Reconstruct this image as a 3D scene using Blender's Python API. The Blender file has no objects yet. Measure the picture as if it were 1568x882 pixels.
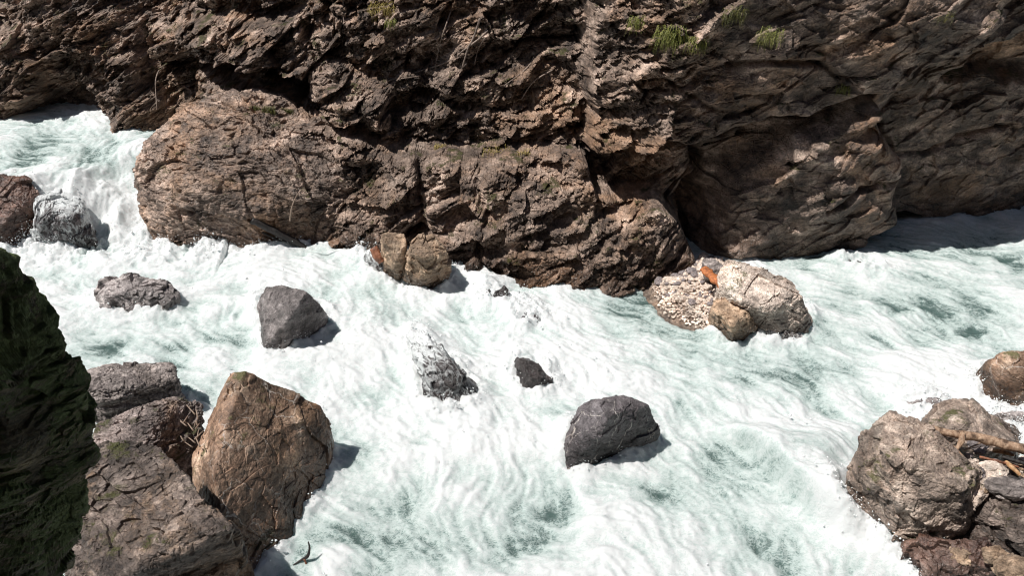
import bpy, bmesh, math, random
import numpy as np
from mathutils import Vector

R = math.radians
S = bpy.context.scene
COL = S.collection
random.seed(7)
rng = np.random.default_rng(11)

# ------------------------------------------------------------------ camera
W, H = 1568.0, 882.0
CAM_Z, PITCH, HFOV = 9.0, 32.0, 66.0
FPX = (W / 2) / math.tan(R(HFOV / 2))
cd = bpy.data.cameras.new('camera')
cam = bpy.data.objects.new('camera', cd)
COL.objects.link(cam)
cam.location = (0, 0, CAM_Z)
cam.rotation_euler = (R(90 - PITCH), 0, 0)
cd.sensor_width = 36
cd.lens = 18 / math.tan(R(HFOV / 2))
cd.clip_start = 0.05
cd.clip_end = 2000
S.camera = cam

# ------------------------------------------------------------------ light
SUN = np.array([-0.46, -0.10, 0.885]); SUN /= np.linalg.norm(SUN)      # towards the sun
elev = math.asin(SUN[2])
azim = math.atan2(SUN[0], SUN[1])
w = bpy.data.worlds.new('World'); S.world = w; w.use_nodes = True
nt = w.node_tree
sky = nt.nodes.new('ShaderNodeTexSky'); sky.sky_type = 'NISHITA'; sky.sun_disc = False
sky.sun_elevation = elev; sky.sun_rotation = azim
nt.links.new(sky.outputs[0], nt.nodes['Background'].inputs[0])
nt.nodes['Background'].inputs[1].default_value = 0.05
sl = bpy.data.lights.new('sun', 'SUN'); sl.energy = 5.0; sl.angle = R(0.5); sl.color = (1, .965, .92)
so = bpy.data.objects.new('sun', sl); COL.objects.link(so)
so.rotation_euler = Vector(SUN).to_track_quat('Z', 'Y').to_euler()
S.view_settings.view_transform = 'Standard'
S.view_settings.look = 'None'
S.view_settings.exposure = 0.15
S.view_settings.gamma = 1
S.view_settings.use_curve_mapping = False
S.cycles.filter_width = 1.1

# ------------------------------------------------------------------ pixel <-> world (planning aid)
cp, sp = math.cos(R(PITCH)), math.sin(R(PITCH))
FWD = np.array([0, cp, -sp]); UP = np.array([0, sp, cp]); CAMP = np.array([0, 0, CAM_Z])
def ray(px, py):
    return FWD + np.array([1, 0, 0]) * ((px - W / 2) / FPX) + UP * ((H / 2 - py) / FPX)
def atz(px, py, z):
    d = ray(px, py); return CAMP + d * ((z - CAM_Z) / d[2])
def aty(px, py, y):
    d = ray(px, py); return CAMP + d * (y / d[1])
def proj(x, y, z):
    zz = z - CAM_Z
    dep = y * cp - zz * sp
    return W / 2 + FPX * x / dep, H / 2 - FPX * (y * sp + zz * cp) / dep

# ------------------------------------------------------------------ noise
PN = 4096
_perm = rng.permutation(PN).astype(np.int32)
_g3 = rng.normal(size=(PN, 3)).astype(np.float32); _g3 /= np.linalg.norm(_g3, axis=1, keepdims=True)
_rnd = rng.random((PN, 6)).astype(np.float32)
def _h3(i, j, k):
    return _perm[(_perm[(_perm[i & 4095] + j) & 4095] + k) & 4095]
def perlin3(p, seed=0):
    p = np.asarray(p, np.float32) + np.float32(seed * 17.31)
    f = np.floor(p); i = f.astype(np.int32); f = p - f
    u = f * f * f * (f * (f * 6 - 15) + 10)
    out = 0
    for dx in (0, 1):
        wx = u[:, 0] if dx else 1 - u[:, 0]
        for dy in (0, 1):
            wy = wx * (u[:, 1] if dy else 1 - u[:, 1])
            for dz in (0, 1):
                wz = wy * (u[:, 2] if dz else 1 - u[:, 2])
                g = _g3[_h3(i[:, 0] + dx, i[:, 1] + dy, i[:, 2] + dz)]
                out = out + wz * (g[:, 0] * (f[:, 0] - dx) + g[:, 1] * (f[:, 1] - dy) + g[:, 2] * (f[:, 2] - dz))
    return out * 1.5
def fbm(p, o=4, seed=0, gain=.5, lac=2.03):
    a, s, out = 1, 1, 0
    for k in range(o):
        out = out + a * perlin3(p * s, seed + k * 3); a *= gain; s *= lac
    return out
def ridged(p, o=4, seed=0, gain=.5, lac=2.1):
    a, s, out = 1, 1, 0
    for k in range(o):
        out = out + a * (1 - 2 * np.abs(perlin3(p * s, seed + k * 5))); a *= gain; s *= lac
    return out
def worley(p, seed=0, tilt=1.0):
    """nearest-cell random plane value (chiselled blocks), F1, F2-F1"""
    p = np.asarray(p, np.float32) + np.float32(seed * 9.7)
    b = np.floor(p).astype(np.int32); n = len(p)
    f1 = np.full(n, 9e9, np.float32); f2 = f1.copy(); val = np.zeros(n, np.float32)
    for dx in (-1, 0, 1):
        for dy in (-1, 0, 1):
            for dz in (-1, 0, 1):
                i, j, k = b[:, 0] + dx, b[:, 1] + dy, b[:, 2] + dz
                r = _rnd[_h3(i, j, k)]
                ex = p[:, 0] - i - r[:, 0]; ey = p[:, 1] - j - r[:, 1]; ez = p[:, 2] - k - r[:, 2]
                d = ex * ex + ey * ey + ez * ez
                m = d < f1
                f2 = np.where(m, f1, np.minimum(f2, d))
                f1 = np.where(m, d, f1)
                v = (r[:, 3] - .5) * ex * tilt + (r[:, 4] - .5) * ey * tilt + (r[:, 5] - .5) * ez * tilt + (r[:, 0] * .6 + r[:, 4] * .4 - .5) * .6
                val = np.where(m, v, val)
    return val, np.sqrt(f1), np.sqrt(f2) - np.sqrt(f1)
def sst(a, b, x):
    t = np.clip((x - a) / (b - a), 0, 1); return t * t * (3 - 2 * t)
def poly_sd(px, py, poly):
    """signed distance, positive inside"""
    P = np.array(poly, np.float32); n = len(P)
    d = np.full(px.shape, 1e18, np.float32); ins = np.zeros(px.shape, bool)
    for i in range(n):
        a, b = P[i], P[(i + 1) % n]
        e = b - a; wx, wy = px - a[0], py - a[1]
        t = np.clip((wx * e[0] + wy * e[1]) / (e @ e + 1e-9), 0, 1)
        d = np.minimum(d, (wx - e[0] * t) ** 2 + (wy - e[1] * t) ** 2)
        c = ((a[1] <= py) != (b[1] <= py))
        xc = a[0] + (py - a[1]) / (b[1] - a[1] if b[1] != a[1] else 1e-9) * e[0]
        ins ^= c & (px < xc)
    d = np.sqrt(d); return np.where(ins, d, -d)

# ------------------------------------------------------------------ objects
def tag(o, label=None, cat=None, group=None, kind=None):
    if label: o['label'] = label
    if cat: o['category'] = cat
    if group: o['group'] = group
    if kind: o['kind'] = kind
    return o
def np_mesh(name, V, F, mat, loc=(0, 0, 0), parent=None, smooth=True, attrs=None):
    V = np.asarray(V, np.float32) - np.asarray(loc, np.float32)
    me = bpy.data.meshes.new(name)
    nf, k = F.shape
    me.vertices.add(len(V)); me.vertices.foreach_set('co', V.ravel())
    me.loops.add(nf * k); me.loops.foreach_set('vertex_index', F.astype(np.int32).ravel())
    me.polygons.add(nf)
    me.polygons.foreach_set('loop_start', np.arange(0, nf * k, k, dtype=np.int32))
    me.polygons.foreach_set('use_smooth', np.full(nf, smooth, bool))
    me.update(calc_edges=True)
    for a, v in (attrs or {}).items():
        at = me.attributes.new(a, 'FLOAT', 'POINT'); at.data.foreach_set('value', np.asarray(v, np.float32))
    me.materials.append(mat)
    o = bpy.data.objects.new(name, me); COL.objects.link(o); o.location = loc
    if parent: o.parent = parent
    return o
def grid_faces(nu, nv):
    i = np.arange(nu * nv).reshape(nv, nu)
    return np.stack([i[:-1, :-1], i[:-1, 1:], i[1:, 1:], i[1:, :-1]], -1).reshape(-1, 4)

# ------------------------------------------------------------------ materials
class NT:
    def __init__(s, name):
        s.m = bpy.data.materials.new(name); s.m.use_nodes = True
        s.t = s.m.node_tree; s.b = s.t.nodes['Principled BSDF']
    def n(s, typ, **kw):
        nd = s.t.nodes.new('ShaderNode' + typ)
        for k, v in kw.items(): setattr(nd, k, v)
        return nd
    def l(s, a, b): s.t.links.new(a, b)
    def set(s, sock, v):
        if isinstance(v, bpy.types.NodeSocket): s.l(v, sock)
        else: sock.default_value = v
    def math(s, op, a, b=0, c=None, clamp=False):
        nd = s.n('Math', operation=op); nd.use_clamp = clamp
        s.set(nd.inputs[0], a); s.set(nd.inputs[1], b)
        if c is not None: s.set(nd.inputs[2], c)
        return nd.outputs[0]
    def mix(s, f, a, b, blend='MIX'):
        nd = s.n('Mix', data_type='RGBA', blend_type=blend)
        s.set(nd.inputs[0], f)
        for q, v in ((nd.inputs[6], a), (nd.inputs[7], b)):
            s.set(q, v if isinstance(v, bpy.types.NodeSocket) else (*v, 1))
        return nd.outputs[2]
    def rng(s, v, a, b, c=0, d=1):
        nd = s.n('MapRange'); nd.interpolation_type = 'SMOOTHSTEP'
        s.set(nd.inputs[0], v)
        for i, x in enumerate((a, b, c, d)): nd.inputs[i + 1].default_value = x
        return nd.outputs[0]
    def noise(s, vec, scale, detail=6, rough=.6, dist=0):
        nd = s.n('TexNoise'); s.l(vec, nd.inputs['Vector'])
        nd.inputs['Scale'].default_value = scale; nd.inputs['Detail'].default_value = detail
        nd.inputs['Roughness'].default_value = rough; nd.inputs['Distortion'].default_value = dist
        return nd
    def vor(s, vec, scale, feature='F1', rnd=1):
        nd = s.n('TexVoronoi', feature=feature); s.l(vec, nd.inputs['Vector'])
        nd.inputs['Scale'].default_value = scale; nd.inputs['Randomness'].default_value = rnd
        return nd
    def warp(s, vec, scale, amt):
        nz = s.noise(vec, scale, 4)
        v = s.n('VectorMath', operation='MULTIPLY_ADD')
        s.l(nz.outputs['Color'], v.inputs[0]); v.inputs[1].default_value = (amt,) * 3; s.l(vec, v.inputs[2])
        return v.outputs[0]
    def mapping(s, vec, scale=(1, 1, 1), rot=(0, 0, 0)):
        m = s.n('Mapping'); s.l(vec, m.inputs[0]); m.inputs['Rotation'].default_value = rot; m.inputs['Scale'].default_value = scale
        return m.outputs[0]

def rock_mat(name, dark, mid, light, rust=(.25, .13, .06), rust_amt=.3, sc=1.0, vein=0, wet_z=None, foam=0, moss=0,
             rough=.75, bump=.5, strata=None, always_wet=0, foam_dir=.9, foam_bias=0, mosscol=(.07, .075, .018), hard=False):
    T = NT(name)
    tc = T.n('TexCoord').outputs['Object']
    geo = T.n('NewGeometry')
    co = tc
    if strata: co = T.mapping(tc, scale=strata[0], rot=strata[1])
    wp = T.warp(co, 1.1 * sc, .22 / sc)
    n1 = T.noise(wp, 1.7 * sc, 12, .68).outputs[0]
    n2 = T.noise(tc, .55 * sc, 5, .6, .6).outputs[0]
    n3 = T.noise(tc, 24 * sc, 6, .75).outputs[0]
    n4 = T.noise(wp, 6 * sc, 9, .72).outputs[0]
    a = T.math('ADD', T.math('MULTIPLY', n1, .65), T.math('MULTIPLY', n4, .35))
    c = T.mix(T.rng(a, .38, .52), dark, mid)
    c = T.mix(T.rng(a, .49, .65), c, light)
    ru = T.math('MULTIPLY', T.rng(T.math('ADD', T.math('MULTIPLY', n2, .7), T.math('MULTIPLY', n4, .3)), .47, .62), rust_amt)
    c = T.mix(ru, c, rust)
    sp_ = T.rng(n3, .3, .7, .58, 1.45)
    bd = T.noise(T.mapping(wp, (1, 1, 4.5), (.35, .5, .2)), 1.5 * sc, 7, .65).outputs[0]
    pt = T.noise(tc, .8 * sc, 8, .6, .3).outputs[0]
    sp_ = T.math('MULTIPLY', sp_, T.math('MULTIPLY', T.rng(bd, .36, .64, .6, 1.35), T.rng(pt, .40, .60, .62, 1.25)))
    spc = T.n('CombineColor')
    for i in range(3): T.l(sp_, spc.inputs[i])
    c = T.mix(1.0, c, spc.outputs[0], 'MULTIPLY')
    h = T.math('ADD', T.math('MULTIPLY', n4, .5), T.math('ADD', T.math('MULTIPLY', n3, .2), T.math('MULTIPLY', n1, .5)))
    cr = T.vor(wp, 3.2 * sc, 'DISTANCE_TO_EDGE').outputs['Distance']
    crk = T.rng(cr, 0, .03)
    h = T.math('ADD', h, T.math('MULTIPLY', crk, .16))
    h = T.math('ADD', h, T.math('MULTIPLY', bd, .35))
    if vein:
        vw = T.warp(T.warp(tc, 2.0, .35), 9, .07)
        ve = T.vor(T.mapping(vw, (1, 1.0, .45), (.5, .7, .3)), 2.6, 'DISTANCE_TO_EDGE').outputs['Distance']
        vm = T.math('MULTIPLY', T.rng(ve, .020, .004), T.rng(T.noise(tc, 2.4, 3).outputs[0], .42, .56))
        c = T.mix(T.math('MULTIPLY', vm, vein), c, (.62, .57, .52))
    rg = T.math('ADD', rough, T.math('MULTIPLY', T.math('SUBTRACT', n4, .5), .35), clamp=True)
    if moss:
        sx = T.n('SeparateXYZ'); T.l(geo.outputs['Normal'], sx.inputs[0])
        mn = T.noise(tc, 1.6, 8, .7).outputs[0]
        mm = T.rng(T.math('ADD', mn, T.math('MULTIPLY', sx.outputs[2], .12)), .68 - .3 * moss, .76 - .3 * moss)
        mc = T.mix(T.noise(tc, 30, 4).outputs[0], tuple(x * .5 for x in mosscol), tuple(x * 1.5 for x in mosscol))
        c = T.mix(T.math('MULTIPLY', mm, .85), c, mc)
        h = T.math('ADD', h, T.math('MULTIPLY', mm, T.math('MULTIPLY', T.noise(tc, 40, 5).outputs[0], .5)))
    if wet_z is not None or always_wet:
        if always_wet: wf = always_wet
        else:
            sz = T.n('SeparateXYZ'); T.l(geo.outputs['Position'], sz.inputs[0])
            zz = T.math('ADD', sz.outputs[2], T.math('MULTIPLY', T.math('SUBTRACT', n1, .5), -.9))
            wf = T.rng(zz, wet_z + .22, wet_z)
        c = T.mix(T.math('MULTIPLY', wf, .75), c, T.mix(1, c, (.40, .37, .36), 'MULTIPLY'))
        rg = T.math('SUBTRACT', rg, T.math('MULTIPLY', wf, .5), clamp=True)
        rg = T.math('MAXIMUM', rg, .16)
    if foam:
        fl = T.mapping(T.mapping(T.warp(T.warp(tc, 2.5, .16), 12, .03), (1, 1, 1), (0, 0, foam_dir)), (.26, 1, .35))
        big = T.math('ADD', T.noise(tc, 1.5, 5, .6).outputs[0], T.math('MULTIPLY', T.n('SeparateXYZ').outputs[0], 0))
        sx_ = T.n('SeparateXYZ'); T.l(T.mapping(tc, (1, 1, 1), (0, 0, foam_dir)), sx_.inputs[0])
        big = T.math('SUBTRACT', big, T.math('MULTIPLY', sx_.outputs[0], .28))
        th = T.math('MULTIPLY', T.rng(T.math('ADD', big, foam_bias), .30, .74, .0, .20), foam)
        fm = None
        for fs in (5, 12):
            a1 = T.math('ABSOLUTE', T.math('SUBTRACT', T.noise(fl, fs, 3, .55, .3).outputs[0], .5))
            k1 = T.rng(T.math('SUBTRACT', a1, th), .05, -.05)
            fm = k1 if fm is None else T.math('MAXIMUM', fm, k1)
        c = T.mix(T.math('MULTIPLY', fm, .82), c, (.74, .77, .77))
        rg = T.math('ADD', rg, T.math('MULTIPLY', fm, .4), clamp=True)
        h = T.math('ADD', h, T.math('MULTIPLY', fm, .3))
    bp = T.n('Bump'); bp.inputs['Strength'].default_value = bump; bp.inputs['Distance'].default_value = .14 / sc
    T.l(h, bp.inputs['Height']); T.l(bp.outputs[0], T.b.inputs['Normal'])
    T.l(c, T.b.inputs['Base Color']); T.set(T.b.inputs['Roughness'], rg)
    T.b.inputs['Specular IOR Level'].default_value = .45
    return T.m

M = {}
M['cliff'] = rock_mat('cliff_rock', (.07, .052, .043), (.25, .18, .14), (.58, .45, .37), (.33, .18, .09), .45, 1.0, vein=.0, wet_z=.45, moss=.06, bump=1.0, rough=.5)
M['dome'] = rock_mat('dome_rock', (.095, .07, .058), (.29, .21, .165), (.58, .45, .37), (.38, .20, .09), .4, 1.0, vein=.2, wet_z=.4, moss=.06, bump=.8, rough=.52)
M['brown'] = rock_mat('brown_rock', (.095, .058, .038), (.24, .15, .10), (.50, .37, .275), (.27, .145, .06), .45, 1.0, vein=.45, wet_z=.45, moss=.10, bump=.4, rough=.58)
M['slab'] = rock_mat('slab_rock', (.10, .08, .075), (.26, .21, .19), (.48, .40, .37), (.42, .24, .11), .35, 1.3, wet_z=.1, moss=.12, bump=.8, strata=((1, 1, 2.5), (.2, .3, .5)))
M['slabdark'] = rock_mat('dark_slab_rock', (.05, .04, .035), (.13, .10, .084), (.37, .30, .26), (.36, .20, .08), .4, 1.2, wet_z=.5, moss=.14, bump=.7, rough=.46, strata=((1, 1, 2.5), (.2, .3, .5)))
M['greyslab'] = rock_mat('grey_slab_rock', (.12, .10, .094), (.28, .24, .222), (.54, .47, .44), (.22, .15, .10), .2, 1.4, wet_z=-.1, bump=.8, strata=((1, 1, 3), (0, .08, .1)))
M['pale'] = rock_mat('pale_rock', (.30, .235, .195), (.58, .485, .415), (.74, .66, .58), (.28, .15, .09), .25, 1.3, wet_z=.30, moss=.08, bump=.55)
M['tan'] = rock_mat('tan_rock', (.19, .125, .08), (.38, .27, .185), (.56, .43, .32), (.30, .15, .08), .35, 1.8, wet_z=.3, bump=.6)
M['speck'] = rock_mat('speckled_rock', (.11, .085, .07), (.32, .25, .205), (.62, .52, .44), (.20, .13, .09), .25, 1.7, wet_z=.4, moss=.10, bump=.7, rough=.55)
M['dark'] = rock_mat('dark_rock', (.05, .043, .042), (.115, .10, .098), (.25, .22, .215), (.09, .06, .05), .3, 1.6, vein=0, wet_z=.35, bump=.7, rough=.42)
M['wedge'] = rock_mat('wedge_rock', (.085, .076, .074), (.19, .168, .162), (.38, .345, .335), (.10, .07, .055), .3, 1.4, wet_z=.1, bump=.8, rough=.38)
M['veined'] = rock_mat('veined_rock', (.05, .045, .047), (.10, .088, .092), (.18, .165, .168), (.07, .05, .045), .2, 1.6, vein=.9, wet_z=.4, bump=.55, rough=.36)
M['greylow'] = rock_mat('grey_low_rock', (.14, .125, .12), (.35, .31, .30), (.58, .53, .51), (.14, .11, .1), .2, 2, wet_z=-.15, bump=.9, rough=.5)
M['wetfoam'] = rock_mat('washed_rock', (.035, .032, .034), (.075, .066, .066), (.14, .125, .122), (.09, .06, .05), .3, 1.8, always_wet=.5, foam=.55, bump=.6, rough=.5)
M['lace'] = rock_mat('laced_rock', (.05, .04, .042), (.09, .075, .077), (.16, .14, .14), (.09, .06, .05), .3, 1.8, always_wet=.3, foam=1.0, foam_dir=1.45, foam_bias=.02, bump=.6, rough=.5)
M['wet'] = rock_mat('wet_rock', (.06, .05, .048), (.15, .12, .11), (.26, .22, .20), (.2, .12, .07), .4, 1.8, always_wet=.5, foam=.12, bump=.6, rough=.5)
M['redwet'] = rock_mat('red_wet_rock', (.06, .035, .03), (.16, .10, .08), (.27, .20, .17), (.2, .09, .05), .6, 1.5, always_wet=.45, bump=.6, rough=.5)
M['pebble'] = rock_mat('pebble_stone', (.42, .32, .26), (.68, .57, .48), (.80, .71, .63), (.34, .18, .11), .35, 3.5, bump=.3)
M['pebblegrey'] = rock_mat('grey_pebble_stone', (.13, .11, .11), (.22, .19, .19), (.34, .3, .29), (.2, .12, .08), .3, 3.5, bump=.3)
M['gravel'] = rock_mat('gravel_ground', (.07, .05, .04), (.18, .135, .105), (.36, .29, .23), (.24, .13, .07), .4, 6, wet_z=-.4, bump=.8)
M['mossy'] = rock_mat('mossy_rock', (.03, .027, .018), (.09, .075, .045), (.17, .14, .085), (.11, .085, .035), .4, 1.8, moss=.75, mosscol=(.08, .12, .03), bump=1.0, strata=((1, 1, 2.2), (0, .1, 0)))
M['bed'] = rock_mat('river_bed', (.05, .05, .045), (.1, .1, .09), (.16, .16, .14), (.1, .08, .05), .2, 1)

def wood_mat(name, a, b, rough=.7, grain=(14, 14, .8)):
    T = NT(name); tc = T.n('TexCoord').outputs['Object']
    g = T.noise(T.mapping(tc, grain), 2, 8, .7, .4).outputs[0]
    k = T.noise(tc, 6, 6, .65).outputs[0]
    c = T.mix(T.rng(g, .35, .65), a, b)
    c = T.mix(T.rng(k, .52, .68), c, tuple(x * .35 for x in a))
    T.l(c, T.b.inputs['Base Color']); T.b.inputs['Roughness'].default_value = rough
    bp = T.n('Bump'); bp.inputs['Strength'].default_value = .6; bp.inputs['Distance'].default_value = .03
    T.l(T.math('ADD', g, k), bp.inputs['Height']); T.l(bp.outputs[0], T.b.inputs['Normal'])
    return T.m
M['darkwood'] = wood_mat('dark_wet_wood', (.014, .011, .01), (.04, .033, .03), .6)
M['orangewood'] = wood_mat('orange_wood', (.28, .08, .025), (.58, .21, .07), .65)
M['redwood'] = wood_mat('red_wood', (.20, .07, .035), (.36, .16, .09), .5)
M['logwood'] = wood_mat('driftwood', (.24, .14, .085), (.50, .35, .24), .7)
M['splinter'] = wood_mat('splintered_wood', (.34, .17, .07), (.62, .40, .22), .7)
M['root'] = wood_mat('root_wood', (.17, .125, .10), (.34, .265, .22), .8)
M['twig'] = wood_mat('twig_wood', (.22, .15, .11), (.34, .26, .20), .8)

def leaf_mat(name, a, b):
    T = NT(name)
    oi = T.n('NewGeometry').outputs['Random Per Island']
    T.l(T.mix(oi, a, b), T.b.inputs['Base Color']); T.b.inputs['Roughness'].default_value = .6
    return T.m
M['grass'] = leaf_mat('grass_blades', (.07, .10, .015), (.28, .27, .06))
M['drygrass'] = leaf_mat('dry_grass_blades', (.20, .15, .03), (.46, .36, .11))
M['moss'] = leaf_mat('moss_tuft', (.035, .045, .008), (.13, .12, .02))

# ------------------------------------------------------------------ water surface
xs = np.concatenate([np.linspace(-26, -13.6, 30, endpoint=False), np.arange(-13.6, 13.6, .026), np.linspace(13.65, 26, 30)])
yl = [2.0]
while yl[-1] < 27:
    y_ = yl[-1]
    yl.append(y_ + (.15 if y_ < 5.5 else (.3 if y_ > 22.5 else .016 + (y_ - 6) * .0012)))
ys = np.array(yl)
nx, ny = len(xs), len(ys)
X, Y = np.meshgrid(xs, ys); X = X.ravel().astype(np.float32); Y = Y.ravel().astype(np.float32)
def pool(X, Y):
    lip = np.interp(X, [-30, -11.2, -10.4, -9.7, -8.6, -8.0], [17.1, 17.2, 17.7, 18.9, 19.4, 19.6])
    foot = np.interp(X, [-30, -11, -8.4], [15.9, 15.95, 16.1])
    t = np.clip((Y - foot) / (lip - foot), 0, 1)
    return np.where(X < -7.2, 1, 0) * 1.3 * (1 - (1 - t) ** 1.6), t
PXL, PYL = proj(X, Y, np.zeros_like(X))
zp, tcas = pool(X, Y)
PX, PY = proj(X, Y, zp)

FLOW = [(60, 225, 1, .15), (150, 300, .15, 1), (210, 300, .1, 1), (90, 350, .0, 1), (150, 420, 1, .12), (400, 400, 1, .0), (540, 380, .7, .35), (585, 470, .35, 1),
        (330, 520, 1, .12), (480, 580, .6, .4), (660, 480, .8, .4), (800, 520, 1, .4), (950, 500, 1, .3), (1100, 560, 1, .42), (1250, 560, 1, .3), (1300, 400, 1, .35),
        (1500, 480, 1, .3), (1500, 400, 1, .1), (700, 700, .45, .6), (580, 800, .6, .15), (900, 800, .6, .6), (1180, 740, .6, .8), (1350, 820, .7, .9), (1300, 680, .55, .6)]
vx = np.zeros_like(X); vy = np.zeros_like(X); ws = np.zeros_like(X)
for a, b, c, d in FLOW:
    q = atz(a, b, 1.3 if b < 260 and a < 240 else 0)
    ww = 1 / (((X - q[0]) ** 2 + (Y - q[1]) ** 2) ** 1.5 + .05)
    vec = np.array([c, -d * 1.9]); vec /= np.linalg.norm(vec)
    vx += ww * vec[0]; vy += ww * vec[1]; ws += ww
vx /= ws; vy /= ws
P3 = np.stack([X, Y, np.zeros_like(X)], 1)
e = .06
for sc_, am_ in ((.45, .8), (1.1, .6), (2.6, .4)):
    c0 = perlin3(P3 * sc_, 5); cx = perlin3((P3 + [e, 0, 0]) * sc_, 5); cy = perlin3((P3 + [0, e, 0]) * sc_, 5)
    vx += am_ * (cy - c0) / e / sc_ * .5; vy -= am_ * (cx - c0) / e / sc_ * .5
vn = np.sqrt(vx * vx + vy * vy) + 1e-3; vx /= vn; vy /= vn
# line-integral convolution of noise along the flow
NG = 1024
def noise_img(blur):
    im = rng.normal(size=(NG, NG)).astype(np.float32)
    f = np.fft.rfft2(im); kx = np.fft.rfftfreq(NG)[None]; ky = np.fft.fftfreq(NG)[:, None]
    im = np.fft.irfft2(f * np.exp(-(kx ** 2 + ky ** 2) * (2 * (math.pi * blur) ** 2)), s=(NG, NG))
    return (im / im.std()).astype(np.float32)
def bil(im, u, v):
    fu = np.floor(u); fv = np.floor(v); a = u - fu; b = v - fv
    i = fu.astype(np.int32) & (NG - 1); j = fv.astype(np.int32) & (NG - 1); i2 = (i + 1) & (NG - 1); j2 = (j + 1) & (NG - 1)
    return (im[j, i] * (1 - a) + im[j, i2] * a) * (1 - b) + (im[j2, i] * (1 - a) + im[j2, i2] * a) * b
VX = vx.reshape(ny, nx); VY = vy.reshape(ny, nx)
dxg = np.arange(nx); dyg = np.arange(ny)
def vel(x, y):
    i = np.clip(np.interp(x, xs, dxg), 0, nx - 1).astype(np.int32); j = np.clip(np.interp(y, ys, dyg), 0, ny - 1).astype(np.int32)
    return VX[j, i], VY[j, i]
LF = noise_img(1.0); LM = noise_img(1.6)
lf = np.zeros_like(X); lm = np.zeros_like(X); lb = np.zeros_like(X)
for sgn in (1, -1):
    qx, qy = X.copy(), Y.copy(); ux, uy = vx, vy
    for k in range(7):
        wgt = 1 - k / 8
        lf += wgt * bil(LF, qx / .03, qy / .03)
        lm += wgt * bil(LM, qx / .085, qy / .085)
        lb += wgt * bil(LM, qx / .26 + 77, qy / .26 + 31)
        st = .045
        qx = qx + sgn * ux * st; qy = qy + sgn * uy * st
        ux, uy = vel(qx, qy)
lf /= lf.std(); lm /= lm.std(); lb /= lb.std()
LFG, LMG = lf, lm
tb = fbm(P3 * np.float32(1.4), 5, 31, .6)            # turbulence, metres
tr = ridged(P3 * np.float32(2.6) + .5 * np.stack([lm, lb, lm], 1) * .15, 4, 51, .55)
fb = fbm(P3 * np.float32(.55), 3, 71)

def ga(px, py, rx, ry, ang=0):
    c, s = math.cos(R(ang)), math.sin(R(ang)); dx, dy = PX - px, PY - py
    return np.exp(-(((dx * c + dy * s) / rx) ** 2 + ((-dx * s + dy * c) / ry) ** 2))
PX0, PY0 = PX, PY
wpx = np.stack([X, Y, X * 0], 1).astype(np.float32)
PX = PX + 30 * fbm(wpx * .9, 3, 81) + 8 * lb; PY = PY + 16 * fbm(wpx * .9, 3, 85) + 4 * lm
calm = np.zeros_like(X)
for a in [(1140, 560, 75, 22, 20, .8), (1085, 585, 40, 14, 20, .5), (1245, 500, 30, 40, 0, .9), (1270, 400, 70, 24, 0, .95), (1420, 385, 140, 20, 0, .8), (1340, 400, 60, 16, 25, .4), (1300, 470, 50, 16, 10, .5), (1460, 445, 90, 14, 12, .45),
          (540, 830, 130, 34, 0, .95), (640, 860, 120, 26, 0, .7), (470, 850, 50, 60, 0, .8), (490, 740, 26, 60, 10, .55), (540, 690, 26, 16, 0, .8), (1100, 705, 45, 22, 10, .8), (1190, 720, 70, 16, 50, .75), (1240, 790, 60, 14, 55, .6),
          (950, 470, 60, 18, 10, .8), (1010, 500, 60, 16, 20, .5), (1025, 440, 50, 24, 10, .5), (60, 215, 90, 22, 5, .7), (130, 250, 30, 18, 0, .6), (20, 240, 50, 18, 0, .5), (585, 465, 26, 60, -20, .45), (120, 490, 50, 14, 0, .35), (275, 548, 22, 9, 0, .6), (420, 600, 40, 14, 0, .25),
          (1180, 850, 90, 30, 30, .5), (1000, 640, 60, 14, 10, .5), (1060, 620, 60, 14, 10, .5), (770, 730, 90, 30, 0, .28), (830, 830, 70, 30, 0, .3), (1520, 470, 60, 16, 10, .4), (1000, 845, 70, 22, 0, .35), (1380, 430, 200, 50, 8, .45), (1120, 575, 150, 40, 15, .35), (560, 825, 150, 60, 0, .6), (990, 475, 100, 30, 10, .45), (1150, 780, 120, 60, 40, .35), (460, 620, 20, 40, 0, .3)]:
    calm = np.maximum(calm, a[5] * ga(*a[:5]))
calm *= np.clip(.8 + .35 * lb + .25 * lm + .3 * tb, .15, 1.35)
PX, PY = PX0, PY0
rough_ = 1 - .5 * calm
zw = zp + rough_ * (.055 * tb + .008 * tr + .013 * lm + .04 * lb + .007 * lf) + .07 * fb
# shelf of water sliding over a hidden ledge, lower right
def seg_side(px, py, pts):
    xs_ = np.interp(py, [p[1] for p in pts], [p[0] for p in pts]); return px - xs_
sd = seg_side(PX, PY, [(1080, 650), (1150, 690), (1200, 745), (1260, 800), (1330, 850), (1420, 910)])
shelf = sst(-14, 16, sd) * np.exp(-np.maximum(sd, 0) / 260) * sst(640, 700, PY) * (1 - sst(1250, 1330, PX))
zw = zw + .5 * shelf
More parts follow.
